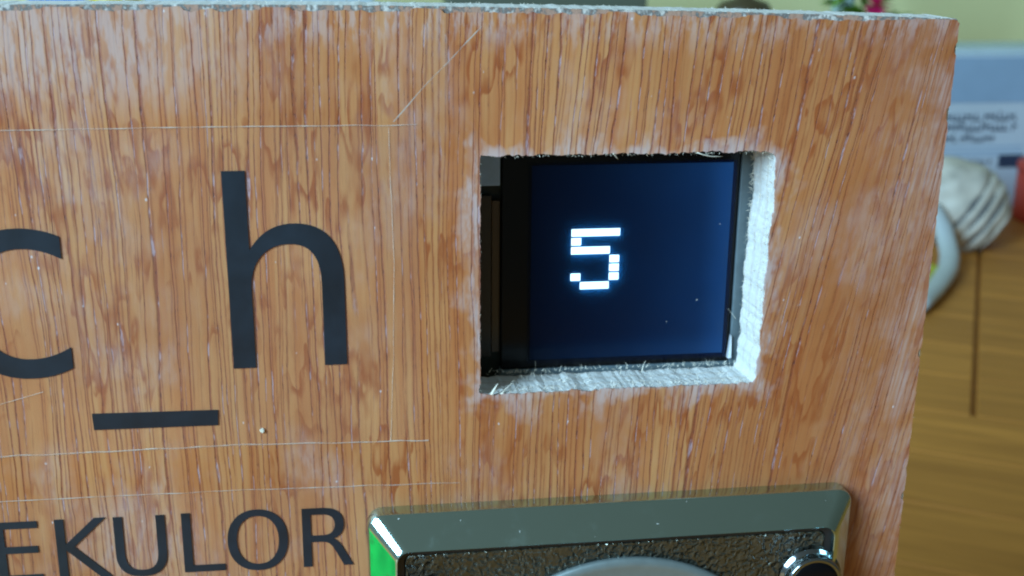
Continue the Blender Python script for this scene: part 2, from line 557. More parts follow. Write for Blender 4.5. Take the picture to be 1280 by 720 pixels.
wall = bm_obj('wall', box_bm((-1.3, 1.23, -0.1), (1.9, 1.30, 1.2), 0), M['wall'])
tag(wall, kind='structure')

# ------------------------------------------------------------------ plywood panel
panel = thing('plywood_panel', 'scuffed orange-brown plywood front panel with a rough sawn square hole', 'panel', W(20, 4, -250))
XL, XR = -120.0, 79.9


def nz(a, b=0.0, c=0.0):
    return noise.noise(Vector((a, b, c)))


def top_z(x):
    return -9.75 - 0.00013 * max(0.0, x + 30) ** 2 - 0.004 * max(0.0, x) + 0.12 * nz(x * 0.7, 1) + 0.06 * nz(x * 2.3, 4)


def hole_loop(step, jit, seed, grow=0.0, rc=(0.25, 1.2)):
    """rough rectangle, clockwise from the lower left corner; rc corner radius at left and right"""
    x0, x1, z0, z1 = HX0 - grow, HX1 + grow, HZ0 - grow, HZ1 + grow
    pts = []

    def seg(ax, az, bx, bz):
        L = math.hypot(bx - ax, bz - az)
        n = max(2, int(L / step))
        for k in range(n):
            f = k / n
            pts.append([ax + (bx - ax) * f, az + (bz - az) * f])

    def arc(cx, cz, r, a0):
        for k in range(4):
            a = a0 - k * math.pi / 8
            pts.append([cx + r * math.cos(a), cz + r * math.sin(a)])
    rl, rr = rc
    arc(x0 + rl, z0 + rl, rl, -math.pi / 2)
    seg(x0, z0 + rl, x0, z1 - rl)
    arc(x0 + rl, z1 - rl, rl, math.pi)
    seg(x0 + rl, z1, x1 - rr, z1)
    arc(x1 - rr, z1 - rr, rr, math.pi / 2)
    seg(x1, z1 - rr, x1, z0 + rr)
    arc(x1 - rr, z0 + rr, rr, 0)
    seg(x1 - rr, z0, x0 + rl, z0)
    out = []
    for px, pz in pts:
        k = jit
        dx = k * (nz(px * 0.35, pz * 0.35, seed) * 0.7 + 0.5 * nz(px * 1.3, pz * 1.3, seed + 5))
        dz = k * (nz(px * 0.35, pz * 0.35, seed + 11) * 0.8 + 0.6 * nz(px * 1.5, pz * 1.5, seed + 17))
        if abs(px - x0) < 0.8:
            dx *= 0.55
        # the right-hand cut bows a little outwards near the top
        if px > x1 - 0.5:
            dx += 0.5 * math.exp(-((pz + 36) / 6.0) ** 2) - 0.25 * math.exp(-((pz + 60) / 3.0) ** 2)
        out.append((px + dx, pz + dz))
    return out


def slab(name, outer, hole, y0, y1, mat, parent):
    """extruded polygon with a hole, flat faces front and back"""
    n, m = len(outer), len(hole)
    tri = tessellate_polygon([[Vector((p[0], p[1], 0)) for p in outer], [Vector((p[0], p[1], 0)) for p in hole]])
    vs = [W(p[0], y0, p[1]) for p in outer + hole] + [W(p[0], y1, p[1]) for p in outer + hole]
    k = n + m
    fs = []
    for t in tri:
        fs.append(tuple(t))
        fs.append(tuple(k + v for v in t[::-1]))
    for i in range(n):
        j = (i + 1) % n
        fs.append((i, j, k + j, k + i))
    for i in range(m):
        j = (i + 1) % m
        fs.append((n + i, n + j, k + n + j, k + n + i))
    o = mesh(name, vs, fs, mat, parent)
    bm = bmesh.new()
    bm.from_mesh(o.data)
    bmesh.ops.recalc_face_normals(bm, faces=bm.faces[:])
    bm.to_mesh(o.data)
    bm.free()
    return o


# front veneer with a chipped top edge
outer = [(XL, -249.9)]
xx = XL
while xx < XR - 0.6:
    chip = 0.62 + 0.30 * nz(xx * 0.55, 20) + 0.22 * nz(xx * 1.7, 23)
    s = nz(xx * 0.16, 31)
    if s > 0.22:
        chip *= 0.35
    if xx > 66:
        chip *= max(0.15, 1 - (xx - 66) / 12)
    outer.append((xx, top_z(xx) - max(0.12, chip)))
    xx += 0.42
outer.append((XR - 0.45, top_z(XR) - 0.18))
zz = top_z(XR) - 0.6
while zz > -249:
    e = 0.12 * nz(zz * 0.5, 41) + 0.14 * nz(zz * 1.9, 47) - (0.35 if nz(zz * 0.35, 53) > 0.33 else 0)
    outer.append((XR + e - 0.004 * max(0, -zz - 60) * 0.3, zz))
    zz -= 0.6 if zz > -110 else 6
outer.append((XR, -249.9))
vh = [(a + 0.12 * nz(a * 4.0, b * 4.0, 70) , b + 0.16 * nz(a * 4.0, b * 4.0, 77)) for a, b in hole_loop(0.30, 0.36, 3.0)]
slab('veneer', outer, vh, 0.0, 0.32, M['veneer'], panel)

# core behind it: outer block plus the rough sawn wall of the hole
core_outer = [(XL, -250.0)]
xx = XL
while xx < XR - 0.3:
    core_outer.append((xx, top_z(xx) + 0.05 * nz(xx * 3.1, 61)))
    xx += 0.5
core_outer += [(XR - 0.15, top_z(XR) - 0.2), (XR + 0.05, top_z(XR) - 0.8), (XR + 0.05, -250.0)]
ch = hole_loop(0.45, 0.30, 3.0, 0.10)
n, m = len(core_outer), len(ch)
rings = [0.33, 1.1, 2.0, 3.0, 4.0, 5.0, 6.0, 7.0, 8.2]
vs = [W(p[0], 0.33 + (0.0), p[1]) for p in core_outer] + [W(p[0], 8.2, p[1]) for p in core_outer]
hb = len(vs)
cx, cz = (HX0 + HX1) / 2, (HZ0 + HZ1) / 2
for ri, ry in enumerate(rings):
    for px, pz in ch:
        j = 0.0 if ri == 0 else 0.10 * nz(px * 0.8, pz * 0.8, ry * 0.25) + 0.10 * nz(px * 2.9, pz * 2.9, ry * 0.8) + (0.10 * nz(px * 6.0, pz * 6.0) if ry > 7.5 else 0)
        d = Vector((px - cx, 0, pz - cz))
        # move towards the opening on the side it belongs to
        sx = -1 if px > HX1 - 1.3 else (1 if px < HX0 + 0.5 else 0)
        sz = -1 if pz > HZ1 - 0.8 else (1 if pz < HZ0 + 0.9 else 0)
        lean = 0.05 * ry if sx == -1 else 0.0
        vs.append(W(px + sx * (j + lean), ry, pz + sz * j - (0.05 * ry if sz == 1 else 0)))
fs = []
tri = tessellate_polygon([[Vector((p[0], p[1], 0)) for p in core_outer], [Vector((p[0], p[1], 0)) for p in ch]])
last = hb + (len(rings) - 1) * m
for t in tri:
    fs.append(tuple(v if v < n else hb + v - n for v in t))
    fs.append(tuple((n + v) if v < n else last + v - n for v in t[::-1]))
for i in range(n):
    j = (i + 1) % n
    fs.append((i, j, n + j, n + i))
for r in range(len(rings) - 1):
    for i in range(m):
        j = (i + 1) % m
        fs.append((hb + r * m + i, hb + r * m + j, hb + (r + 1) * m + j, hb + (r + 1) * m + i))
core = mesh('core', vs, fs, M['core'], panel)
bm = bmesh.new(); bm.from_mesh(core.data)
bmesh.ops.recalc_face_normals(bm, faces=bm.faces[:])
bm.to_mesh(core.data); bm.free()


def sliver(name, p0, p1, w, bend, mat, parent):
    """a curled torn fibre from p0 to p1"""
    pts, rad = [], []
    d = p1 - p0
    side = d.cross(Vector((0, 1, 0)))
    if side.length < 1e-9:
        side = Vector((1, 0, 0))
    side.normalize()
    for k in range(6):
        f = k / 5
        pts.append(p0 + d * f + side * (bend * MM * math.sin(math.pi * f)))
        rad.append(w * MM * (1 - 0.75 * f))
    return tube(name, pts, rad, mat, parent, 6, 0.6)


# torn fibres round the hole, the larger ones singly
for (x, y, z, x2, y2, z2, w, b) in [
        (19.0, 0.3, -62.4, 21.0, 2.4, -61.5, 0.20, 0.05), (17.6, 0.2, -62.4, 18.6, 0.8, -61.0, 0.32, 0.05),
        (24.6, 7.6, -62.4, 24.9, 8.0, -60.6, 0.06, -0.2),
        (28.5, 7.8, -62.4, 28.9, 8.1, -61.5, 0.08, 0.1), (40.6, 7.0, -62.5, 41.3, 7.8, -61.2, 0.10, 0.1),
        (54.6, 7.8, -55.2, 53.3, 7.9, -53.6, 0.07, 0.0), (45.0, 0.1, -28.9, 48.6, 0.2, -29.5, 0.16, -0.25),
        (33.6, 0.1, -28.8, 34.4, 0.3, -29.7, 0.16, 0.0)]:
    sliver('splinter', W(x, y, z), W(x2, y2, z2), w, b, M['fibre'], panel)
# the fine fuzz along the sawn edges, too small to pick apart
bm = bmesh.new()
for k in range(1100):
    side = rnd.random()
    if side < 0.42:
        x = rnd.uniform(HX0 + 2, HX1 - 0.5); z = HZ0 + rnd.uniform(0.0, 0.35); d = Vector((rnd.uniform(-0.6, 0.6), 0, rnd.uniform(0.2, 0.7)))
    elif side < 0.80:
        x = HX1 - rnd.uniform(0.0, 0.35); z = rnd.uniform(HZ0 + 0.5, HZ1 - 1); d = Vector((-rnd.uniform(0.2, 0.6), 0, rnd.uniform(-0.6, 0.6)))
    elif side < 0.92:
        x = rnd.uniform(HX0 + 1, HX1 - 1); z = HZ1 - rnd.uniform(-0.1, 0.2); d = Vector((rnd.uniform(-0.3, 0.3), 0, -rnd.uniform(0.1, 0.35)))
    else:
        x = HX0 + rnd.uniform(-0.1, 0.1); z = rnd.uniform(HZ0 + 0.5, HZ1 - 0.5); d = Vector((rnd.uniform(0.05, 0.2), 0, rnd.uniform(-0.3, 0.3)))
    y = rnd.choice((rnd.uniform(0.1, 1.0), rnd.uniform(1, 8.0), rnd.uniform(7.4, 8.1)))
    if side >= 0.80:
        y = rnd.uniform(0.1, 0.3)
    p = W(x, y, z)
    q = p + (d + Vector((0, rnd.uniform(-0.3, 0.3), 0))) * MM
    s = Vector((rnd.uniform(-1, 1), rnd.uniform(-1, 1), rnd.uniform(-1, 1))).normalized() * rnd.uniform(0.03, 0.09) * MM
    s2 = s.cross(d.normalized()) 
    a = [bm.verts.new(p + s), bm.verts.new(p - s), bm.verts.new(p + s2), bm.verts.new(q)]
    for f in ((0, 1, 3), (1, 2, 3), (2, 0, 3)):
        bm.faces.new([a[i] for i in f])
for k in range(420):      # along the top edge and the right edge
    if rnd.random() < 0.62:
        x = rnd.uniform(-60, XR); z = top_z(x); y = rnd.choice((0.35, 8.1, rnd.uniform(0.4, 8)))
        d = Vector((rnd.uniform(-0.2, 0.2), 0, rnd.uniform(0.05, 0.28)))
    else:
        x = XR - 0.1; z = rnd.uniform(-110, -14); y = rnd.uniform(0.1, 0.5)
        d = Vector((rnd.uniform(0.1, 0.35), 0, rnd.uniform(-0.3, 0.3)))
    p = W(x, y, z); q = p + d * MM
    s = Vector((rnd.uniform(-1, 1), rnd.uniform(-1, 1), 0)).normalized() * rnd.uniform(0.04, 0.10) * MM
    a = [bm.verts.new(p + s), bm.verts.new(p - s), bm.verts.new(p + Vector((s.y, -s.x, 0.00003))), bm.verts.new(q)]
    for f in ((0, 1, 3), (1, 2, 3), (2, 0, 3)):
        bm.faces.new([a[i] for i in f])
fz = bm_obj('sawn_fuzz', bm, M['fibre'], panel)
fz['kind'] = 'stuff'


def ribbon(name, pts, w, y, mat, parent, wob=0.06, th=0.03, seed=0.0):
    """a thin raised line on the panel front along board points, width w mm"""
    dense = []
    for (ax, az), (bx, bz) in zip(pts[:-1], pts[1:]):
        L = math.hypot(bx - ax, bz - az)
        k = max(2, int(L / 0.9))
        for i in range(k):
            f = i / k
            dense.append((ax + (bx - ax) * f, az + (bz - az) * f))
    dense.append(pts[-1])
    vs, fs = [], []
    for i, (x, z) in enumerate(dense):
        x2, z2 = dense[min(i + 1, len(dense) - 1)]
        x1, z1 = dense[max(i - 1, 0)]
        d = Vector((x2 - x1, z2 - z1)).normalized()
        nx, nzz = -d.y, d.x
        o = wob * nz(i * 0.22, seed) * 2.2
        ww = w * (0.55 + 0.45 * (0.5 + nz(i * 0.5, seed + 9))) * 0.5
        cxx, czz = x + nx * o, z + nzz * o
        for s, yy in ((-1, y), (-0.5, y - th), (0.5, y - th), (1, y)):
            vs.append(W(cxx + nx * ww * s, yy, czz + nzz * ww * s))
    for i in range(len(dense) - 1):
        for k in range(3):
            fs.append((i * 4 + k, i * 4 + k + 1, i * 4 + 4 + k + 1, i * 4 + 4 + k))
    return mesh(name, vs, fs, mat, parent, True)


ribbon('scratch', [(4.9, -24.3), (8.2, -20.6), (12.1, -16.6), (16.2, -12.4)], 0.22, -0.002, M['film_edge'], panel, 0.05, 0.012, 2)
ribbon('scratch', [(-49, -61.2), (-45.5, -60.2), (-41.5, -59.1)], 0.14, -0.16, M['film_edge'], panel, 0.03, 0.01, 12)
bm = bmesh.new()
bmesh.ops.create_icosphere(bm, subdivisions=2, radius=0.34 * MM)
for v in bm.verts:
    v.co *= 1 + 0.5 * nz(v.co.x * 4000, v.co.y * 4000, v.co.z * 4000)
    v.co.y *= 0.45
bmesh.ops.translate(bm, verts=bm.verts[:], vec=W(-13.7, -0.22, -66.0))
bm_obj('plaster_crumb', bm, M['fibre'], panel)

# ------------------------------------------------------------------ clear films with printed letters
GL = {
 'h': "M1124 676V0H940V670Q940 829 878 908Q816 987 692 987Q543 987 457 892Q371 797 371 633V0H187V1556H371V946Q437 1047 526.5 1097Q616 1147 733 1147Q926 1147 1025 1027.5Q1124 908 1124 676Z",
 'c': "M999 1077V905Q921 948 842.5 969.5Q764 991 684 991Q505 991 406 877.5Q307 764 307 559Q307 354 406 240.5Q505 127 684 127Q764 127 842.5 148.5Q921 170 999 213V43Q922 7 839.5 -11Q757 -29 664 -29Q411 -29 262 130Q113 289 113 559Q113 833 263.5 990Q414 1147 676 1147Q761 1147 842 1129.5Q923 1112 999 1077Z",
 'E': "M201 1493H1145V1323H403V881H1114V711H403V170H1163V0H201Z",
 'K': "M201 1493H403V862L1073 1493H1333L592 797L1386 0H1120L403 719V0H201Z",
 'U': "M178 1493H381V586Q381 346 468 240.5Q555 135 750 135Q944 135 1031 240.5Q1118 346 1118 586V1493H1321V561Q1321 269 1176.5 120Q1032 -29 750 -29Q467 -29 322.5 120Q178 269 178 561Z",
 'L': "M201 1493H403V170H1130V0H201Z",
 'O': "M807 1356Q587 1356 457.5 1192Q328 1028 328 745Q328 463 457.5 299Q587 135 807 135Q1027 135 1155.5 299Q1284 463 1284 745Q1284 1028 1155.5 1192Q1027 1356 807 1356ZM807 1520Q1121 1520 1309 1309.5Q1497 1099 1497 745Q1497 392 1309 181.5Q1121 -29 807 -29Q492 -29 303.5 181Q115 391 115 745Q115 1099 303.5 1309.5Q492 1520 807 1520Z",
 'R': "M909 700Q974 678 1035.5 606Q1097 534 1159 408L1364 0H1147L956 383Q882 533 812.5 582Q743 631 623 631H403V0H201V1493H657Q913 1493 1039 1386Q1165 1279 1165 1063Q1165 922 1099.5 829Q1034 736 909 700ZM403 1327V797H657Q803 797 877.5 864.5Q952 932 952 1063Q952 1194 877.5 1260.5Q803 1327 657 1327Z",
}


def outline(s):
    import re
    tok = re.findall(r'[MVHLQZ]|-?[\d.]+', s)
    i, cur, loops, lp = 0, (0, 0), [], []
    cmd = None
    while i < len(tok):
        if tok[i].isalpha():
            cmd = tok[i]; i += 1
            if cmd == 'Z':
                if lp[0] == lp[-1]: lp.pop()
                loops.append(lp); lp = []
                continue
        if cmd in 'ML':
            cur = (float(tok[i]), float(tok[i + 1])); i += 2; lp.append(cur)
        elif cmd == 'V':
            cur = (cur[0], float(tok[i])); i += 1; lp.append(cur)
        elif cmd == 'H':
            cur = (float(tok[i]), cur[1]); i += 1; lp.append(cur)
        elif cmd == 'Q':
            q = (float(tok[i]), float(tok[i + 1])); e = (float(tok[i + 2]), float(tok[i + 3])); i += 4
            for k in range(1, 9):
                f = k / 8
                lp.append(((1 - f) ** 2 * cur[0] + 2 * f * (1 - f) * q[0] + f * f * e[0],
                           (1 - f) ** 2 * cur[1] + 2 * f * (1 - f) * q[1] + f * f * e[1]))
            cur = e
    return loops


def print_loops(name, loops, y, parent):
    flat = [p for lp in loops for p in lp]
    tri = tessellate_polygon([[Vector((p[0], p[1], 0)) for p in lp] for lp in loops])
    k = len(flat)
    vs = [W(p[0], y, p[1]) for p in flat] + [W(p[0], y + 0.03, p[1]) for p in flat]
    fs = [tuple(t) for t in tri] + [tuple(k + v for v in t[::-1]) for t in tri]
    s = 0
    for lp in loops:
        L = len(lp)
        for i in range(L):
            fs.append((s + i, s + (i + 1) % L, k + s + (i + 1) % L, k + s + i))
        s += L
    o = mesh(name, vs, fs, M['ink'], parent)
    bm = bmesh.new(); bm.from_mesh(o.data)
    bmesh.ops.recalc_face_normals(bm, faces=bm.faces[:])
    bm.to_mesh(o.data); bm.free()
    return o


def letter(ch, left, base, sx, sz, parent, rot=0.0):
    loops = outline(GL[ch])
    x0 = min(p[0] for lp in loops for p in lp)
    out = []
    for lp in loops:
        out.append([(left + (p[0] - x0) * sx - p[1] * sz * math.sin(rot), base + p[1] * sz + (p[0] - x0) * sx * math.sin(rot)) for p in lp])
    return print_loops('letter', out, -0.16, parent)


film1 = thing('lettered_film', 'clear adhesive film printed with large black letters c, underscore and h', 'label', W(-40, -0.1, -68))
bbox('film', -112, 7.8, -0.11, -0.05, -68.3, -24.7, M['film'], film1)
ribbon('film_edge', [(-60, -24.8), (-20, -24.6), (7.9, -24.7)], 0.20, -0.10, M['film_edge'], film1, 0.05, 0.05, 21)
ribbon('film_edge', [(-60, -68.2), (-18, -68.0), (4.0, -68.6), (8.8, -68.7)], 0.24, -0.10, M['film_edge'], film1, 0.10, 0.05, 25)
ribbon('film_edge', [(4.3, -25.0), (4.4, -34.0), (4.6, -43.0), (4.2, -56.0), (3.6, -68.5)], 0.12, -0.11, M['film_edge'], film1, 0.06, 0.02, 29)
letter('h', -16.95, -56.9, 0.01595, 0.01715, film1)
letter('c', -51.5, -56.7, 0.0159, 0.01715, film1)
print_loops('letter', [[(-35.72, -62.5), (-19.4, -62.72), (-19.5, -64.95), (-35.65, -64.85)]], -0.16, film1)

film2 = thing('lettered_film', 'clear adhesive film printed with smaller black capitals EKULOR', 'label', W(-40, -0.1, -95))
bbox('film', -112, 3.2, -0.11, -0.05, -110, -75.0, M['film'], film2)
ribbon('film_edge', [(-60, -74.6), (-18, -74.8), (13.2, -75.4)], 0.17, -0.10, M['film_edge'], film2, 0.06, 0.05, 33)
s6 = 0.00612
for ch_, lf, bs in (('E', -50.1, -86.9), ('K', -42.2, -86.9), ('U', -34.5, -87.0), ('L', -25.45, -87.0), ('O', -19.4, -87.15), ('R', -9.1, -87.3)):
    letter(ch_, lf, bs, s6 * 0.98, s6, film2, -0.006)

# ------------------------------------------------------------------ display module behind the hole
disp = thing('display_module', 'small square display glowing dark blue with a white digit 5, behind the panel hole', 'display', W(39, 12, -64))
AX0, AX1, AZ0, AZ1 = 24.3, 53.3, -61.0, -32.2
bbox('circuit_board', 8.0, 66.0, 11.6, 13.2, -72.0, -20.0, M['pcb'], disp)
bbox('bezel_glass', 20.1, 54.35, 9.5, 11.0, -62.35, -29.5, M['black_glass'], disp, 0.15)
bbox('module_frame', 54.45, 57.2, 9.15, 11.3, -66.5, -26.5, M['slate'], disp, 0.2)
bbox('module_frame', 20.0, 54.4, 9.15, 11.3, -66.5, -62.42, M['slate'], disp, 0.2)
bbox('ribbon_cable', 12.0, 18.7, 10.2, 10.6, -60.6, -36.5, M['flex'], disp, 0.1)
bbox('amber_tape', 18.75, 19.9, 10.1, 10.8, -59.8, -37.2, M['amber'], disp, 0.1)
bbox('mounting_tab', 13.5, 19.7, 8.6, 10.0, -34.75, -26.0, M['foam'], disp, 0.12)
mesh('corner_clip', [W(*p) for p in ((54.0, 8.7, -61.7), (54.6, 8.7, -61.7), (54.45, 8.7, -58.3), (54.35, 8.7, -58.1), (54.0, 9.4, -61.7), (54.6, 9.4, -61.7), (54.45, 9.4, -58.3), (54.35, 9.4, -58.1))],
     [(0, 1, 2, 3), (7, 6, 5, 4), (0, 4, 5, 1), (1, 5, 6, 2), (2, 6, 7, 3), (3, 7, 4, 0)], M['clip'], disp)
M['screen'] = screen_material(AX0, AX1, AZ0, AZ1)
scr = bbox('screen', AX0, AX1, 9.42, 9.52, AZ0, AZ1, M['screen'], disp)
tf = NT('halo_scatter')  # sheet added to scatter a blue halo round the lit digit
trn = tf.n('ShaderNodeBsdfTransparent'); tls = tf.n('ShaderNodeBsdfTranslucent'); tmx = tf.n('ShaderNodeMixShader')
tls.inputs[0].default_value = (0.03, 0.34, 1.0, 1)
tf.val(tmx.inputs[0], tf.math('ADD', 0.18, tf.math('MULTIPLY', tf.noise(tf.coord(1000.0), 0.2, 3.0), 0.12)))
tf.l(trn.outputs[0], tmx.inputs[1]); tf.l(tls.outputs[0], tmx.inputs[2]); tf.l(tmx.outputs[0], tf.out.inputs[0])
mesh('halo_sheet', [W(AX0 - 0.5, 8.85, AZ0 - 0.5), W(AX1 + 0.4, 8.85, AZ0 - 0.5), W(AX1 + 0.4, 8.85, AZ1 + 0.5), W(AX0 - 0.5, 8.85, AZ1 + 0.5)], [(0, 1, 2, 3)], tf.m, disp)
# digit, seven rows of dots; neighbouring dots of a row run together
px0, pz0, cw, chh = 30.08, -41.45, 1.405, 1.315
for r, runs in enumerate([[(0, 5)], [(0, 1)], [(0, 4)], [(4, 5)], [(4, 5)], [(0, 1), (4, 5)], [(1, 4)]]):
    for a, b in runs:
        bbox('lit_segment', px0 + a * cw, px0 + b * cw, 9.38, 9.44, pz0 - r * chh - 1.07, pz0 - r * chh, M['lit'], scr)
for sx, sz, sr in ((49.0, -52.6, 0.09), (44.6, -55.8, 0.05), (51.8, -41.2, 0.06)):
    bbox('dust_speck', sx - sr, sx + sr, 9.33, 9.41, sz - sr, sz + sr, M['fibre'], scr, 0.02)

# ------------------------------------------------------------------ coin acceptor faceplate
coin = thing('coin_acceptor', 'chrome framed coin slot faceplate with hammered dark centre, below the display', 'coin slot', W(35, 0, -180))
PX0, PX1, PZ1, PZ0 = 0.0, 70.6, -78.6, -188.0


def rrect(x0, x1, z0, z1, r, seg=7):
    pts = []
    for cx_, cz_, a0 in ((x1 - r, z1 - r, 0), (x0 + r, z1 - r, 90), (x0 + r, z0 + r, 180), (x1 - r, z0 + r, 270)):
        for k in range(seg + 1):
            a = math.radians(a0 + 90 * k / seg)
            pts.append((cx_ + r * math.cos(a), cz_ + r * math.sin(a)))
    return pts


def loft(name, rings_, mat, parent, smooth=True, cap_last=False):
    vs, fs = [], []
    for (ins, y, r) in rings_:
        for p in rrect(PX0 + ins, PX1 - ins, PZ0 + ins, PZ1 - ins, r):
            vs.append(W(p[0], y, p[1]))
    k = len(vs) // len(rings_)
    for i in range(len(rings_) - 1):
        for j in range(k):
            j2 = (j + 1) % k
            fs.append((i * k + j, i * k + j2, (i + 1) * k + j2, (i + 1) * k + j))
    if cap_last:
        fs.append(tuple((len(rings_) - 1) * k + j for j in range(k)))
    o = mesh(name, vs, fs, mat, parent, False)
    bm = bmesh.new(); bm.from_mesh(o.data)
    bmesh.ops.recalc_face_normals(bm, faces=bm.faces[:])
    bm.to_mesh(o.data); bm.free()
    if smooth:
        for p in o.data.polygons:
            p.use_smooth = True
        o.data.set_sharp_from_angle(angle=math.radians(30))
    return o


frame = loft('frame', [(0.0, -0.02, 2.2), (0.0, -2.2, 2.2), (0.08, -2.42, 2.2), (0.28, -2.62, 2.2), (0.45, -2.8, 2.2), (3.6, -6.14, 1.8), (3.75, -6.3, 1.8), (3.85, -6.34, 1.75), (3.93, -6.28, 1.7), (3.96, -6.15, 1.7), (4.0, -4.0, 1.1)], M['chrome'], coin)
loft('shade_ring', [(3.99, -5.3, 1.1), (4.9, -5.2, 1.0), (5.0, -4.2, 1.0)], M['dark_gap'], coin)  # recess shade inside the frame put in as a dark ring
loft('face', [(4.95, -4.3, 1.0), (5.0, -5.2, 1.0), (5.1, -5.32, 1.0), (5.3, -5.3, 1.0), (5.5, -5.2, 1.0)], M['hammered'], coin, True, True)
RX = Matrix.Rotation(math.radians(90), 4, 'X')      # local z -> -y (towards the viewer)


def at(x, y, z):
    return Matrix.Translation(W(x, y, z)) @ RX


lathe('coin_dome', [(r * MM, h * MM) for r, h in [(26.0, 0), (26.0, 0.7), (25.7, 1.0), (24.6, 1.15), (24.2, 0.95), (20, 1.9), (14, 2.8), (7, 3.3), (1, 3.45)]],
      M['dull_steel'], coin, 96, at(36.2, -5.0, -111.8))
bbox('coin_slot', 35.1, 37.3, -8.75, -8.2, -126, -98, M['dark_gap'], coin, 0.2)
for bx_, bz_ in ((63.9, -91.0), (7.6, -91.8), (63.0, -178.5), (8.4, -178.5)):
    b = lathe('bolt', [(r * MM, h * MM) for r, h in [(4.7, 0), (4.7, 0.35), (4.2, 0.4), (4.2, 1.5), (4.15, 2.0), (4.0, 2.2), (3.85, 2.25), (3.75, 2.2)]],
              M['dark_chrome'], coin, 48, at(bx_, -5.2, bz_))
    lathe('bolt_face', [(r * MM, h * MM) for r, h in [(3.78, 1.9), (3.76, 2.15), (3.0, 2.35), (1.6, 2.55), (0.2, 2.6)]], M['black_glass'], b, 48, at(bx_, -5.2, bz_))  # dark reflection from the viewer's side put into the face colour

# glowing green block added out of view so the plate's left bevel mirrors green
glow_blk = thing('green_glow_block', 'added green glowing block out of view left of the coin slot plate', 'reflection helper', W(-80, 0, -130))
bl_ = NT('green_glow'); bx3 = bl_.sep(bl_.coord(1000.0))
bst = bl_.ss(bl_.noise(bl_.comb(bl_.math('MULTIPLY', bx3[0], 0.35), bx3[1], bl_.math('MULTIPLY', bx3[2], 0.05)), 1.0, 3.0, 0.6), 0.40, 0.60)
bl_.set(Base_Color=(0.0, 0.30, 0.06), Roughness=0.25, Emission_Color=bl_.mix(bst, (0.0, 0.16, 0.05), (0.04, 1.0, 0.20)), Emission_Strength=1.2)
bbox('glow_backing', -116, -38, -3, -0.15, -172, -100, M['dark_gap'], glow_blk, 1.0)
for k in range(-1, 7):
    bbox('glow_rib', -101 + k * 8.2, -96.2 + k * 8.2, -14, -3.1, -169, -103, bl_.m, glow_blk, 1.2)

# ------------------------------------------------------------------ things on the table behind
def T(x, y, z=0.0):
    return Vector((x * MM, y * MM, z * MM))


# carton with print
carton = thing('printed_carton', 'pale blue printed carton with dark lines of text, standing on the table behind', 'carton', T(590, 880))
M['carton'] = plain('carton_board', (0.56, 0.68, 0.80), 0.5, var=0.04, scale=30)
M['carton_band'] = plain('carton_band', (0.30, 0.46, 0.66), 0.45, var=0.06, scale=30)
M['carton_ink'] = plain('carton_print', (0.03, 0.05, 0.10), 0.6)
M['carton_pale'] = plain('carton_flap', (0.55, 0.72, 0.80), 0.5, var=0.04)
bm_obj('box', box_bm(T(455, 850), T(720, 915, 141), 0.0015), M['carton'], carton)
bm_obj('top_flap', box_bm(T(456, 852, 141.2), T(719, 913, 147.0), 0.001), M['carton_pale'], carton)
bm_obj('blue_band', box_bm(T(455.5, 849.2, 98.5), T(719.5, 849.9, 139), 0), M['carton_band'], carton)


def word_row(x0, x1, z, h, name):
    """one printed line: small upright strokes and bows of unreadable letters"""
    bm = bmesh.new()
    x = x0
    while x < x1:
        if rnd.random() < 0.1:
            x += h * 0.35
        w = h * rnd.uniform(0.22, 0.34)
        hh = h * rnd.choice((0.68, 0.68, 0.72, 0.7, 0.95))
        parts = [(x, x + w * 0.45, 0, hh), (x + w * 0.45, x + w * 1.5, rnd.choice((0, 0.5)) * hh, 0)]
        for (a, b, c_, d_) in parts:
            if d_ == 0:
                d_ = c_ + h * 0.2
            vv = [bm.verts.new(T(a, 849.6, z + c_)), bm.verts.new(T(b, 849.6, z + c_)), bm.verts.new(T(b, 849.6, z + d_)), bm.verts.new(T(a, 849.6, z + d_))]
            bm.faces.new(vv)
        x += w * 1.65
    r = bmesh.ops.extrude_face_region(bm, geom=bm.faces[:])
    bmesh.ops.translate(bm, verts=[v for v in r['geom'] if isinstance(v, bmesh.types.BMVert)], vec=(0, 0.00025, 0))
    return bm_obj(name, bm, M['carton_ink'], carton)


word_row(500, 596, 82.0, 9.5, 'text_line')
word_row(500, 594, 72.5, 9.5, 'text_line')
word_row(528, 578, 62.5, 8.5, 'text_line')
word_row(545, 580, 41.5, 6.5, 'text_line')
for zz_ in (57.5, 53.0, 49.5):
    bm_obj('printed_rule', box_bm(T(520, 849.5, zz_), T(608, 849.8, zz_ + 1.2), 0), M['carton_band'], carton)
bm_obj('printed_block', box_bm(T(586, 849.5, 38.5), T(610, 849.8, 50.5), 0), M['carton_ink'], carton)

# ribbed white pot, lying tilted
M['pot'] = plain('pot_glaze', (0.58, 0.56, 0.50), 0.5, var=0.32, scale=60)
M['groove'] = plain('groove_grey', (0.10, 0.11, 0.12), 0.7)
pot = thing('ribbed_pot', 'white round pot with dark diagonal grooves, lying in front of the carton', 'pot', T(497, 735))
axis = Vector((0.72, -0.25, -0.52)).normalized()
Q = axis.to_track_quat('Z', 'Y').to_matrix().to_4x4()
Mp = Matrix.Translation(T(484, 728, 35)) @ Q @ Matrix.Scale(0.87, 4)
prof = []
for k in range(61):
    a = math.pi * (0.02 + 0.96 * k / 60)
    h = -math.cos(a) * 47
    r = math.sin(a) ** 0.8 * 41
    if h > 2:
        ph = (h - 2) / 11.0
        r -= 3.4 * max(0, math.cos(ph * 2 * math.pi) - 0.35) / 0.65
    prof.append((max(r, 0.5) * MM, h * MM))
body = lathe('body', prof, M['pot'], pot, 64, Mp)
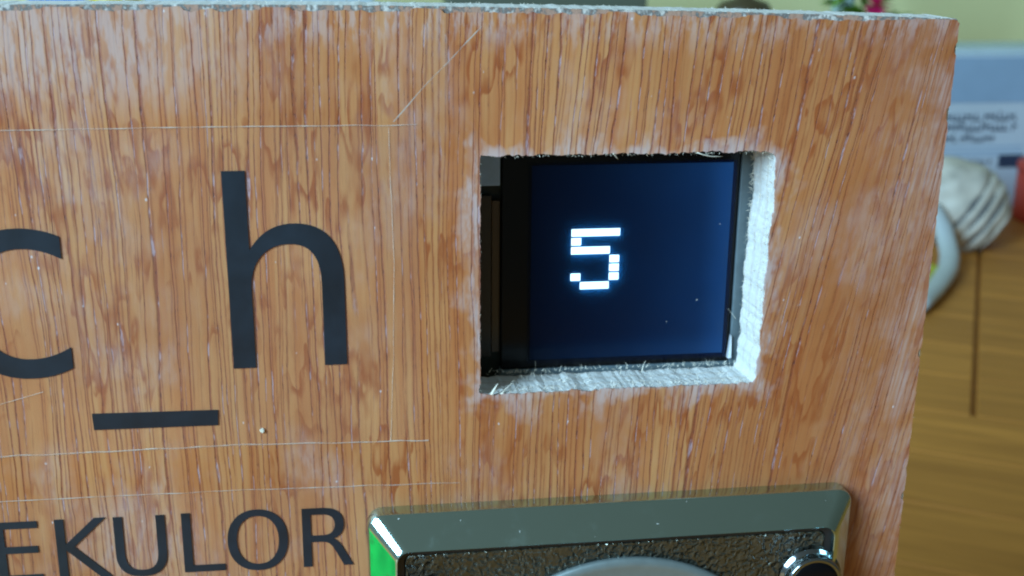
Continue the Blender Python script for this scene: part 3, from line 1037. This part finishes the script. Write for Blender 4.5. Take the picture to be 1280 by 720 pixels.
for v in body.data.vertices:
    q = v.co * 28
    v.co += (v.co - T(484, 728, 35)).normalized() * (0.003 * noise.noise(q) + 0.002 * noise.noise(q * 2.7))
for hk in (2.0, 13.0, 24.0):
    rr_ = (math.sin(math.acos(-hk / 47)) ** 0.8 * 41 - 2.6)
    lathe('groove_band', [((rr_ + 0.3) * MM, (hk - 2.6) * MM), ((rr_ + 0.7) * MM, (hk - 0.8) * MM), ((rr_ + 0.7) * MM, (hk + 0.8) * MM), ((rr_ + 0.3) * MM, (hk + 2.6) * MM)],
          M['groove'], pot, 64, Mp, False)

# white loop of strap and the yellow-green lid it lies round
M['strap'] = plain('white_plastic', (0.52, 0.60, 0.64), 0.4, var=0.04)
strap = [T(455, 700, 40), T(457, 694, 34), T(459, 686, 26), T(456, 672, 17), T(450, 655, 11), T(438, 634, 8), T(422, 612, 7), T(405, 590, 7), T(386, 568, 7), T(374, 556, 7)]
strap = [p + T(-7, 0) for p in strap]
tube('white_strap', strap, [0.0075] * len(strap), M['strap'], None, 14, 0.7)
so = bpy.context.scene.objects['white_strap']
tag(so, 'bent white plastic strap running down from the ribbed pot to the panel edge', 'strap')
M['lime'] = plain('yellow_green', (0.42, 0.45, 0.03), 0.5, var=0.08)
lid = lathe('round_lid', [(0.034, 0.0), (0.036, 0.002), (0.036, 0.009), (0.033, 0.011), (0.031, 0.0095), (0.001, 0.0095)], M['lime'], None, 48, Matrix.Translation(T(390, 630, 0.2)))
tag(lid, 'yellow-green round lid lying beside the white strap, mostly hidden by the panel', 'lid')
M['red'] = plain('red_card', (0.55, 0.05, 0.02), 0.5, var=0.06)
red = thing('red_tin', 'red tin standing right of the ribbed pot at the picture edge', 'tin', T(640, 800))
lathe('body', [(0.040, 0.0), (0.041, 0.002), (0.041, 0.042), (0.040, 0.044)], M['red'], red, 48, Matrix.Translation(T(624, 800)))
lathe('lid', [(0.042, 0.0442), (0.042, 0.050), (0.040, 0.052)], M['red'], red, 48, Matrix.Translation(T(624, 800)))


# tall things whose tops just show over the panel
def bottle(name, label, x, y, r, h, col, capcol, rough=0.3):
    m1 = plain(name + '_paint', col, rough, var=0.05)
    m2 = plain(name + '_cap_paint', capcol, 0.4, var=0.05)
    t = thing(name, label, 'bottle', T(x, y))
    lathe('body', [(r * .9 * MM, 0), (r * MM, 3 * MM), (r * MM, h * .74 * MM), (r * .8 * MM, h * .80 * MM), (r * .45 * MM, h * .86 * MM), (r * .42 * MM, h * .93 * MM)], m1, t, 32, Matrix.Translation(T(x, y)))
    lathe('cap', [(r * .5 * MM, h * .931 * MM), (r * .5 * MM, h * .995 * MM), (r * .44 * MM, h * MM)], m2, t, 32, Matrix.Translation(T(x, y)))
    return t


def carton_box(name, label, x0, x1, y0, y1, h, col):
    m1 = plain(name + '_card', col, 0.55, var=0.05, scale=40)
    m2 = plain(name + '_flap_card', tuple(v * 0.8 for v in col), 0.55, var=0.05)
    t = thing(name, label, 'carton', T((x0 + x1) / 2, (y0 + y1) / 2))
    bm_obj('box', box_bm(T(x0, y0), T(x1, y1, h), 0.002), m1, t)
    bm_obj('flap', box_bm(T(x0 + 1, y0 + 1, h + 0.2), T(x1 - 1, (y0 + y1) / 2 - 1, h + 1.4), 0.0004), m2, t)
    bm_obj('flap', box_bm(T(x0 + 1, (y0 + y1) / 2, h + 0.2), T(x1 - 1, y1 - 1, h + 1.4), 0.0004), m2, t)
    return t


carton_box('blue_carton', 'bright blue carton peeping over the top edge at far left', -262, -214, 880, 920, 214, (0.06, 0.28, 0.80))
bottle('yellow_bottle', 'yellow bottle peeping over the top edge beside the blue carton', -196, 890, 22, 262, (0.75, 0.68, 0.05), (0.7, 0.6, 0.05))
carton_box('white_carton', 'pale blue-white carton peeping over the top edge above the letter h', -172, 20, 890, 950, 232, (0.50, 0.66, 0.74))
carton_box('dark_carton', 'dark grey-green carton peeping over the top edge above the display hole', 84, 262, 900, 960, 228, (0.10, 0.13, 0.10))
m_b = plain('brown_glaze', (0.075, 0.06, 0.03), 0.4, var=0.1)
bowl = lathe('brown_jar', [(0.018, 0), (0.022, 0.004), (0.030, 0.06), (0.032, 0.12), (0.029, 0.158), (0.024, 0.170), (0.025, 0.178), (0.021, 0.184), (0.008, 0.188), (0.006, 0.194), (0.001, 0.196)], m_b, None, 40, Matrix.Translation(T(351, 900)))
tag(bowl, 'dark brown lidded jar just showing over the panel edge right of the dark carton', 'jar')
bottle('clear_bottle', 'slim pale bottle rising behind the pink flower', 457, 930, 11, 300, (0.55, 0.75, 0.80), (0.6, 0.75, 0.8))
M['leaf'] = plain('leaf_green', (0.16, 0.36, 0.03), 0.5, var=0.25, scale=60)
M['pink'] = plain('petal_pink', (0.72, 0.03, 0.20), 0.5, var=0.1)
M['clay'] = plain('clay_pot', (0.35, 0.14, 0.07), 0.8, var=0.1)
plant = thing('potted_flower', 'green leafy plant with one bright pink flower behind the top edge', 'plant', T(452, 890))
lathe('flowerpot', [(0.028, 0), (0.030, 0.002), (0.040, 0.07), (0.043, 0.071), (0.043, 0.085), (0.038, 0.086), (0.037, 0.078), (0.002, 0.077)], M['clay'], plant, 40, Matrix.Translation(T(452, 890)))


def leaf_bm(bm, p, d, L, w, droop):
    d = d.normalized()
    s = d.cross(Vector((0, 0, 1)))
    s = s.normalized() if s.length > 1e-6 else Vector((1, 0, 0))
    rows = []
    for k in range(6):
        f = k / 5
        c = p + d * (L * f) + Vector((0, 0, -droop * f * f))
        ww = w * math.sin(math.pi * (0.06 + 0.9 * f)) * (1.0 - 0.25 * f)
        rows.append([bm.verts.new(c - s * ww + Vector((0, 0, ww * .25))), bm.verts.new(c), bm.verts.new(c + s * ww + Vector((0, 0, ww * .25)))])
    for a, b in zip(rows[:-1], rows[1:]):
        for k in range(2):
            bm.faces.new((a[k], a[k + 1], b[k + 1], b[k]))


for k in range(60):
    bm = bmesh.new()
    a = rnd.uniform(0, 2 * math.pi)
    hgt = rnd.uniform(140, 194)
    rad = rnd.uniform(2, 14)
    p = T(462 + rad * 1.6 * math.cos(a), 892 + rad * math.sin(a), hgt)
    leaf_bm(bm, p, Vector((math.cos(a), math.sin(a), rnd.uniform(0.1, 0.9))), rnd.uniform(0.020, 0.034), rnd.uniform(0.005, 0.009), rnd.uniform(0.002, 0.012))
    bm_obj('leaf', bm, M['leaf'], plant, True)
for k in range(7):
    a = k * 0.9
    tube('stem', [T(452, 892, 76), T(452 + 6 * math.cos(a), 892 + 6 * math.sin(a), 120), T(452 + 13 * math.cos(a), 892 + 13 * math.sin(a), 170)], [0.0018, 0.0015, 0.001], M['leaf'], plant, 8)
for k in range(11):
    bm = bmesh.new()
    a = k * 2 * math.pi / 11
    leaf_bm(bm, T(462, 868, 183), Vector((math.cos(a), -0.5, 0.8 * math.sin(a))), 0.015, 0.006, 0.001)
    bm_obj('petal', bm, M['pink'], plant, True)
